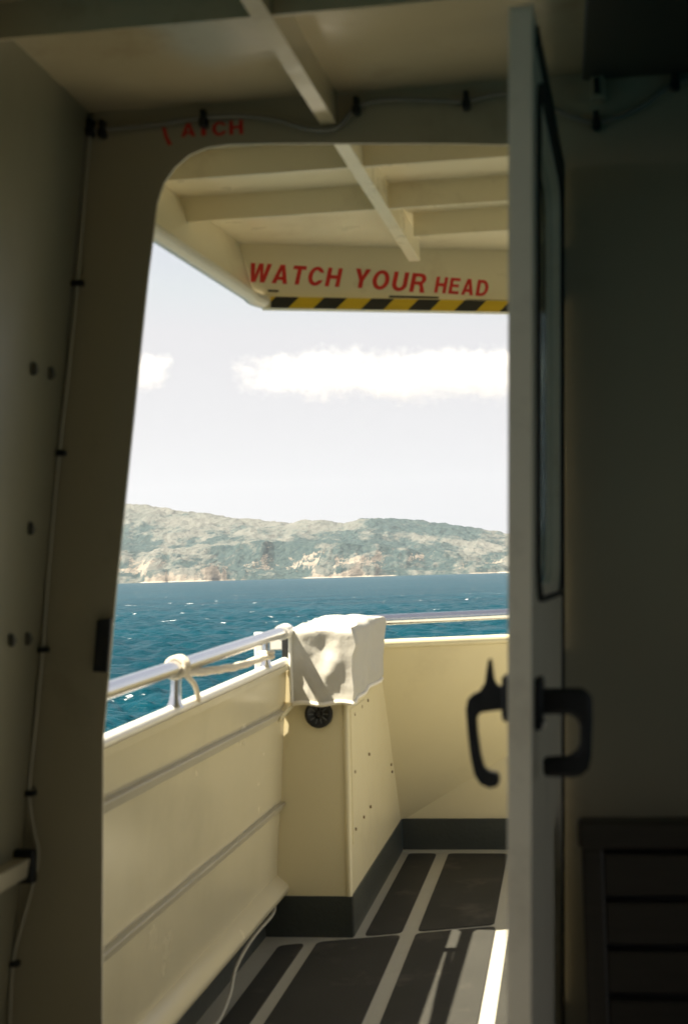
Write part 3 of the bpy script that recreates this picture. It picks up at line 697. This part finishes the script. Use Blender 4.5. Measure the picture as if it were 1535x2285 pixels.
# black strike plate on the jamb
ps = [at(222, 1382, Y=BY), at(254, 1378, Y=BY), at(246, 1500, Y=BY), at(212, 1498, Y=BY)]
q = MB(); q.prism(ps, (0, -.014, 0)); q.build('strike_plate', M['black'], bh, bevel=.003)

# ------------------------------------------------------------------ left side wall
sw = thing('side_wall', 'dim cream side wall of the cabin at the left edge with dark wedges', 'wall', (-.85, 2.0, 0))
wx = lambda z: -.769 - (2.015 - z) * .1135
SWY = 1.62
q = MB(); q.hexa([(wx(0) - .02, SWY, 0), (wx(0), SWY, 0), (wx(0), BY, 0), (wx(0) - .02, BY, 0), (wx(2.02) - .02, SWY, 2.02), (wx(2.02), SWY, 2.02), (wx(2.02), BY, 2.02), (wx(2.02) - .02, BY, 2.02)])
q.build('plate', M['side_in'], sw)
for px, py in [(68, 1180), (25, 1428), (62, 1425), (75, 825), (113, 835)]:
    d = ray(px, py); t = (-.86 / d.x)
    for _ in range(4):
        p = CAM_P + d * t; t *= wx(p.z) / p.x
    p = CAM_P + d * t; p.y = min(p.y, 2.285)
    q = MB(); q.prism([(p.x, p.y - .010, p.z + .011), (p.x, p.y + .006, p.z - .001), (p.x, p.y - .010, p.z - .011)], (.010, 0, 0)); q.build('dark_wedge', M['dark_wedge'], sw, bevel=.002)  # small dark triangular wedges standing off the wall
lb = thing('ledge_bar', 'pale square bar along the side wall at the lower left edge', 'bar', (-.87, 2.0, .75))
q = MB(); q.hexa([(wx(.72), .9, .735), (wx(.72) + .030, .9, .735), (wx(.72) + .030, 2.255, .735), (wx(.72), 2.255, .735), (wx(.76), .9, .768), (wx(.76) + .032, .9, .768), (wx(.76) + .032, 2.255, .768), (wx(.76), 2.255, .768)]); q.build('bar', M['cream_in'], lb, bevel=.003)
q = MB(); q.box((wx(.75) - .002, 2.255, .725), (wx(.75) + .036, 2.275, .78)); q.build('end_cap', M['black'], lb, bevel=.003)

# ------------------------------------------------------------------ cabin shell out of the frame (shades the room; window openings added to light it)
holed_plate([(-2.6, 0), (BY, 0), (BY, 2.02), (-2.6, 2.02)], [[(-.6, .5), (1.6, .5), (1.6, 1.92), (-.6, 1.92)]], lambda a, b: Vector((2.2, a, b)), (.02, 0, 0), 'wall_right', M['grey_in'])  # window opening added to brighten the right bulkhead and inner door face
tag(bpy.data.objects['wall_right'], kind='structure')
q = MB(); q.box((-1.12, -2.62, 0), (2.2, -2.6, 2.02)); tag(q.build('wall_aft', M['grey_in']), kind='structure')
holed_plate([(-2.6, 0), (SWY, 0), (SWY, 2.02), (-2.6, 2.02)], [[(.30, .60), (1.55, .60), (1.55, 1.97), (.30, 1.97)]], lambda a, b: Vector((wx(b), a, b)), (-.02, 0, 0), 'wall_left', M['cream_in'])  # window opening shaped to throw light on the door edge
tag(bpy.data.objects['wall_left'], kind='structure')

# ================================================================== DECKHEAD (CABIN CEILING)
dh = thing('deckhead', 'dim cream steel ceiling over the cabin with a long girder', 'ceiling', (-.3, 1.8, 2.016))
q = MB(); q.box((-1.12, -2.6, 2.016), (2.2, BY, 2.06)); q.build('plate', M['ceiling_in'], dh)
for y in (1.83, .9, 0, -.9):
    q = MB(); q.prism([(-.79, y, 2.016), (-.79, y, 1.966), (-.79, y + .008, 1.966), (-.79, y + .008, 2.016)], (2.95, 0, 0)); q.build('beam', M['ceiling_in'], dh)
gx = lambda y: -.372 + (y - 1.76) * .030
def girder(y0, y1, par, gm, name='girder'):
    q = MB(); x0, x1 = gx(y0), gx(y1); w = .013
    q.hexa([(x0 - w, y0, 1.962), (x0 + w, y0, 1.962), (x1 + w, y1, 1.962), (x1 - w, y1, 1.962), (x0 - w, y0, 1.969), (x0 + w, y0, 1.969), (x1 + w, y1, 1.969), (x1 - w, y1, 1.969)])
    q.hexa([(x0 + w - .008, y0, 1.969), (x0 + w, y0, 1.969), (x1 + w, y1, 1.969), (x1 + w - .008, y1, 1.969), (x0 + w - .008, y0, 2.016), (x0 + w, y0, 2.016), (x1 + w, y1, 2.016), (x1 + w - .008, y1, 2.016)])
    return q.build(name, gm, par)
girder(-1.5, BY - .002, dh, M['ceiling_in'])

# ================================================================== CANOPY OUTSIDE
cp = thing('canopy', 'sunlit cream canopy over the deck with a red head warning and striped tape', 'canopy', (-.3, 3.0, 2.016))
F0 = Vector((-.738, 3.292, 0)); F1 = Vector((2.2, 3.292 + (2.938) * .404, 0)); fd = (F1 - F0).normalized(); fn = Vector((fd.y, -fd.x, 0))
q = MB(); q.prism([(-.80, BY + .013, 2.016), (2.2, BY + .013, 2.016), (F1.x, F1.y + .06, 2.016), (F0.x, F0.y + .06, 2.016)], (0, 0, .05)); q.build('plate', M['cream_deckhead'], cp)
for y in (2.552, 2.862, 3.112):
    x0 = -.782 if y < 3 else gx(y) + .03
    x0 = max(x0, -.81 + (y - 2.3) * .072)
    q = MB(); q.box((x0, y, 1.964), (2.2, y + .008, 2.016)); q.build('beam', M['cream_deckhead'], cp)
girder(BY + .014, 3.36, cp, M['cream_deckhead'])
# side coaming with a rounded lower lip
CA = Vector((-.80, BY + .013, 0)); CB = Vector((-.738, 3.292, 0))
q = MB()
def co(p, dx, z): return (p.x + dx, p.y, z)
q.hexa([co(CA, .030, 1.885), co(CA, .036, 1.885), co(CB, .036, 1.885), co(CB, .030, 1.885), co(CA, -.004, 2.0155), co(CA, .002, 2.0155), co(CB, .002, 2.0155), co(CB, -.004, 2.0155)])
q.build('side_coaming', M['cream_deckhead'], cp)
q = MB(); lip = [Vector((CA.x + .035, CA.y, 1.880)), Vector((CB.x + .028, 3.10, 1.878)), Vector((CB.x + .035, 3.20, 1.878)), Vector((CB.x + .038, 3.262, 1.876)), F0 + fd * .062 + Vector((0, 0, 1.876)) - fn * .004]
q.tube(smooth_path(lip, 6), .017, 12); q.build('coaming_lip', M['white'], cp, smooth=True)
# fascia: plate between the ceiling and the lip
q = MB()
a = F0 + fd * .0; q.prism([a + Vector((0, 0, 1.888)), F1 + Vector((0, 0, 1.888)), F1 + Vector((0, 0, 2.0155)), a + Vector((0, 0, 2.0155))], -fn * .008)
fas = q.build('fascia', M['cream_deckhead'], cp)
q = MB(); s0 = F0 + fd * .055
q.prism([s0 + Vector((0, 0, 1.858)) + fn * .012, F1 + Vector((0, 0, 1.858)) + fn * .012, F1 + Vector((0, 0, 1.888)) + fn * .012, s0 + Vector((0, 0, 1.888)) + fn * .012], -fn * .028)
q.build('lip_bar', M['cream_deckhead'], fas, bevel=.002)
FP = (F0 + fn * .0006, fn)
def fword(body, px0, py0, px1, py1, hpx, **k):
    a = at(px0, py0, plane=FP); b_ = at(px1, py1, plane=FP); h = hpx / FPX * a.y
    return lettering(body, a, b_ - a, Vector((0, 0, 1)), (b_ - a).length, h, M['red'], 'lettering', fas, **k)
fword('WATCH', 560, 629, 766, 641, 44, shear=.22)
fword('YOUR', 796, 642, 952, 654, 44, shear=.22)
fword('HEAD', 968, 653, 1090, 662, 37, shear=.22)
# striped tape along the lip bar
def tape():
    s_ = F0 + fd * .072 + fn * .0130; e_ = F0 + fd * 1.9 + fn * .0130; z0, z1 = 1.8595, 1.8865; L_ = (e_ - s_).length; h = z1 - z0
    me = bpy.data.meshes.new('hazard_tape'); t = fn * .0006
    vs = [s_ + Vector((0, 0, z0)), e_ + Vector((0, 0, z0)), e_ + Vector((0, 0, z1)), s_ + Vector((0, 0, z1))]; vs += [v + t for v in vs]
    off = cp.location
    me.from_pydata([v - off for v in vs], [], [(7, 6, 5, 4), (0, 1, 2, 3), (0, 4, 5, 1), (1, 5, 6, 2), (2, 6, 7, 3), (3, 7, 4, 0)])
    uv = me.uv_layers.new(); per = .118
    co_ = {0: (0, 0), 1: (L_, 0), 2: (L_, h), 3: (0, h)}
    for lp in me.loops:
        c = co_[lp.vertex_index % 4]; uv.data[lp.index].uv = (c[0] / per + .08, -c[1] / per * 1.05 + .05)
    o = link('hazard_tape', me, M['hazard'], fas)
tape()
def smudge(px0, px1, py, zoff):
    a = at(px0, py, plane=FP); b_ = at(px1, py, plane=FP); q = MB(); d = (b_ - a); d.z = 0
    q.prism([a, a + d, a + d + Vector((0, 0, .004)), a + Vector((0, 0, .0045))], fn * .0015); q.build('gasket', M['black'], fas)
smudge(868, 978, 664, 0); smudge(1040, 1180, 672, 0); smudge(598, 622, 651, 0)

# ================================================================== DOOR
door = thing('door', 'cream hinged steel door swung open with its edge towards us', 'door', (-.02, 2.28, 0))
LEAN = .034
def Hc(z): return Vector((-.016 + LEAN * (z - 1.125), 2.285, z))
def Ec(z): return Vector((-.051 + LEAN * (z - 1.125), 1.615, z))
u_dir = (Ec(1) - Hc(1)).normalized(); DW = (Ec(1) - Hc(1)).length
n_dir = Vector((u_dir.y, -u_dir.x, 0)); 
if n_dir.x > 0: n_dir = -n_dir            # n points to the outside face (left)
def D(u, n, z): return Hc(z) + u_dir * u + n_dir * n
T2 = .0135
outl = rounded([Vector((0, .17, 0)), Vector((DW, .17, 0)), Vector((DW, 1.868, 0)), Vector((0, 1.868, 0))], [.05, .02, .012, .06])
outl = [(p.x, p.y) for p in outl]
whole = rounded([Vector((.10, 1.20, 0)), Vector((DW - .085, 1.20, 0)), Vector((DW - .085, 1.79, 0)), Vector((.10, 1.79, 0))], .06)
win = [(p.x, p.y) for p in whole]
holed_plate(outl, [win], lambda a, b: D(a, T2, b), -n_dir * T2 * 2, 'leaf', mat('door_paint', (.82, .73, .56), .36, var=.08, vscale=7, bump=.12, bscale=18, dirt=(.25, .19, .11), dirt_amt=.35, dirt_scale=9), door, bevel=.006)
def ring(poly, g0, g1, n0, n1):
    c = Vector((sum(p[0] for p in poly) / len(poly), sum(p[1] for p in poly) / len(poly)))
    q = MB(); k = len(poly)
    def off(p, g): d = Vector(p) - c; return (p[0] + math.copysign(g, d.x) * (1 if abs(d.x) > .1 else abs(d.x) / .1), p[1] + math.copysign(g, d.y) * (1 if abs(d.y) > .1 else abs(d.y) / .1))
    I = [off(p, g0) for p in poly]; O = [off(p, g1) for p in poly]
    vs = [D(a, n0, b) for a, b in I] + [D(a, n0, b) for a, b in O] + [D(a, n1, b) for a, b in I] + [D(a, n1, b) for a, b in O]
    q.add(vs, [f_ for i in range(k) for j in [(i + 1) % k] for f_ in ((i, j, k + j, k + i), (2 * k + i, 3 * k + i, 3 * k + j, 2 * k + j), (i, 2 * k + i, 2 * k + j, j), (k + i, k + j, 3 * k + j, 3 * k + i))]); return q
wf = ring(win, -.014, .020, -T2 - .006, T2 + .006).build('window_frame', M['rubber'], door)
q = MB(); q.prism([D(a, -.003, b) for a, b in win], n_dir * .006); q.build('glass', M['glass'], wf)
# rubber seal round the leaf on the inner face
q = MB(); q.prism([D(.03, -T2, 1.858), D(.03, -T2, .2), D(.045, -T2, .2), D(.045, -T2, 1.835), D(DW - .05, -T2, 1.835), D(DW - .05, -T2, 1.858)], -n_dir * .004); q.build('seal', M['rubber'], door)
# handles: D-shaped castings on both faces
HU = DW - .055
def casting(outline, half, name, bevel=.005):
    q = MB(); q.prism([D(HU - half, a, b) for a, b in outline], u_dir * half * 2); return q.build(name, M['black'], door, bevel=bevel, seg=3)
# outer lever: (n, z); n from the face
def nz(px, py): return ((1128 - px) / 1905 + T2, 1.22 - (py - 1271) / 1905)
lever = [nz(*p) for p in [(1112, 1525), (1098, 1528), (1090, 1516), (1086, 1490), (1083, 1468), (1077, 1467), (1073, 1490), (1069, 1520), (1058, 1538), (1042, 1545), (1031, 1556), (1027, 1578), (1031, 1630), (1037, 1680), (1046, 1722), (1060, 1744), (1080, 1752), (1098, 1748), (1102, 1734), (1098, 1719), (1078, 1716), (1067, 1706), (1060, 1680), (1053, 1630), (1051, 1597), (1060, 1586), (1090, 1582), (1112, 1580)]]
oh = casting(lever, .008, 'outer_handle')
q = MB(); q.prism([D(HU - .018, T2, z) for z in (1.045,)] + [D(HU + .018, T2, 1.045), D(HU + .018, T2, 1.098), D(HU - .018, T2, 1.098)], n_dir * .010); q.build('mounting_plate', M['black'], oh, bevel=.003)
def nzi(px, py): return (-((px - 1192) / 1905 + T2), 1.22 - (py - 1266) / 1905)
for zz in (1.052, 1.091):
    q = MB(); q.disc(D(HU, T2 + .010, zz), n_dir, .0035, .002, 10); q.build('screw', M['steel'], oh)
pull = [nzi(*p) for p in [(1186, 1530), (1290, 1529), (1306, 1536), (1316, 1552), (1317, 1600), (1314, 1680), (1308, 1706), (1292, 1720), (1270, 1724), (1210, 1722), (1208, 1680), (1265, 1676), (1282, 1668), (1290, 1650), (1290, 1612), (1284, 1596), (1268, 1587), (1186, 1585)]]
ih = casting(pull, .009, 'inner_handle')
q = MB(); q.prism([D(HU - .020, -T2, 1.035), D(HU + .020, -T2, 1.035), D(HU + .020, -T2, 1.095), D(HU - .020, -T2, 1.095)], -n_dir * .009); q.build('mounting_plate', M['black'], ih, bevel=.003)
for zz in (1.042, 1.088):
    q = MB(); q.disc(D(HU, -T2 - .009, zz), -n_dir, .0035, .002, 10); q.build('screw', M['steel'], ih)
for z in (.45, 1.0, 1.65):
    q = MB(); c = Hc(z) - u_dir * .006 - n_dir * .008; q.tube([c, c + Vector((0, 0, .09))], .008, 12); q.build('hinge', M['steel'], door, smooth=True)

# ================================================================== CABLES ON THE BULKHEAD
def C(px, py): return at(px, py, Y=2.291)
def clip(p, horizontal, par):
    q = MB()
    if horizontal: q.box((p.x - .014, p.y - .008, p.z - .0045), (p.x + .014, p.y + .008, p.z + .0045))
    else:
        q.box((p.x - .0045, p.y - .009, p.z - .015), (p.x + .0045, p.y + .008, p.z + .015)); q.box((p.x - .007, p.y - .010, p.z - .014), (p.x + .007, p.y + .004, p.z - .001))
    return q.build('cable_clip', M['black'], par, bevel=.0015)
hc_ = thing('cable', 'thin grey cable sagging between black clips along the top of the bulkhead', 'cable', (-.3, 2.29, 1.97))
pts = [C(203, 290), C(230, 289), C(330, 280), C(455, 262), C(540, 258), C(620, 268), C(690, 288), C(752, 284), C(795, 240), C(860, 222), C(960, 224), C(1040, 225), C(1110, 210), C(1190, 220), C(1262, 255), C(1330, 272), C(1420, 245), C(1505, 186), C(1580, 180), C(1700, 190)]
q = MB(); q.tube(smooth_path(pts, 8), .0042, 10); q.build('sheath', M['cable'], hc_, smooth=True)
for px, py in [(230, 289), (455, 266), (795, 237), (1040, 225), (1330, 270), (1505, 182)]: clip(C(px, py), False, hc_)
vc = thing('cable', 'pale cable running down the corner of the left wall under small black clips', 'cable', (-.85, 2.29, 1.2))
pts = [C(203, 292), C(188, 460), C(173, 633), C(155, 820), C(133, 1012), C(113, 1230), C(96, 1450), C(80, 1620), C(66, 1770), C(78, 1860), C(86, 1910), C(70, 1990), C(48, 2070), C(30, 2150), C(22, 2300), C(20, 2450)]
q = MB(); q.tube(smooth_path(pts, 8), .0032, 10); q.build('sheath', M['pale_cable'], vc, smooth=True)
pts = [C(196, 296), C(165, 640), C(125, 1016), C(88, 1452), C(60, 1772), C(40, 1960), C(22, 2150), C(12, 2300), C(8, 2450)]
q = MB(); q.tube(smooth_path([p + Vector((-.004, 0, 0)) for p in pts], 8), .0034, 8); q.build('sheath', M['cable'], vc, smooth=True)
for px, py in [(173, 633), (133, 1012), (95, 1450), (66, 1770), (30, 2150)]: clip(C(px - 4, py), True, vc)
clip(C(203, 286), False, vc)

# ================================================================== BENCH AND LOCKER AT RIGHT
bn = thing('bench', 'dark slatted wooden bench back against the shaded wall at lower right', 'bench', (.4, 2.05, 0))
YB = 2.02
xl = at(1300, 2000, Y=YB).x
q = MB()
for x in (xl, 1.25):
    q = MB(); q.box((x, YB, 0), (x + .03, YB + .035, .862)); q.build('post', M['brown'], bn, bevel=.004)
ztop = .868; k = 0
q = MB(); q.box((xl - .004, YB - .006, ztop - .038), (1.29, YB + .04, ztop)); q.build('top_rail', M['brown'], bn, bevel=.006)
z = ztop - .046
for k in range(5):
    q = MB(); q.box((xl + .03, YB + .004, z - .058), (1.25, YB + .024, z)); q.build('slat', M['brown'], bn, bevel=.003); z -= .067
q = MB(); q.box((xl + .03, YB + .026, .46), (1.25, YB + .032, ztop - .04)); q.build('gap_shade_board', M['rubber'], bn)  # dark sheet added behind the slats to paint the gaps as shade
q = MB(); q.box((xl, YB - .40, .42), (1.28, YB, .45)); q.build('seat', M['brown'], bn, bevel=.005)
for x in (xl + .02, 1.22):
    q = MB(); q.box((x, YB - .39, 0), (x + .04, YB - .35, .42)); q.build('leg', M['brown'], bn, bevel=.004)
lk = thing('overhead_locker', 'dark locker box under the ceiling in the upper right corner', 'locker', (.4, 2.0, 1.95))
p = at(1312, 178, Y=2.28)
q = MB(); q.box((p.x * .86, 1.95, p.z), (1.3, 2.285, 2.0145)); q.build('body', M['locker'], lk, bevel=.003)
q = MB(); q.box((p.x + .002, 2.262, p.z - .038), (p.x + .024, 2.282, p.z - .0005)); q.build('bracket', M['cream_in'], lk, bevel=.002)
q = MB(); q.box((p.x + .008, 2.254, p.z - .030), (p.x + .016, 2.262, p.z - .006)); q.build('bolt', M['black'], lk)

# ================================================================== HAZE
hz = MB(); hz.box((-6300, -6300, SEA_Z - 14), (6300, 6300, 420)); ho = hz.build('haze', None)
hm = bpy.data.materials.new('sea_air'); hm.use_nodes = True; N = hm.node_tree.nodes; N.remove(N['Principled BSDF'])
pv = N.new('ShaderNodeVolumePrincipled'); pv.inputs['Color'].default_value = (.86, .92, 1, 1); pv.inputs['Density'].default_value = .00006; pv.inputs['Anisotropy'].default_value = .3
hm.node_tree.links.new(pv.outputs[0], N['Material Output'].inputs['Volume']); ho.data.materials.append(hm); tag(ho, kind='stuff')
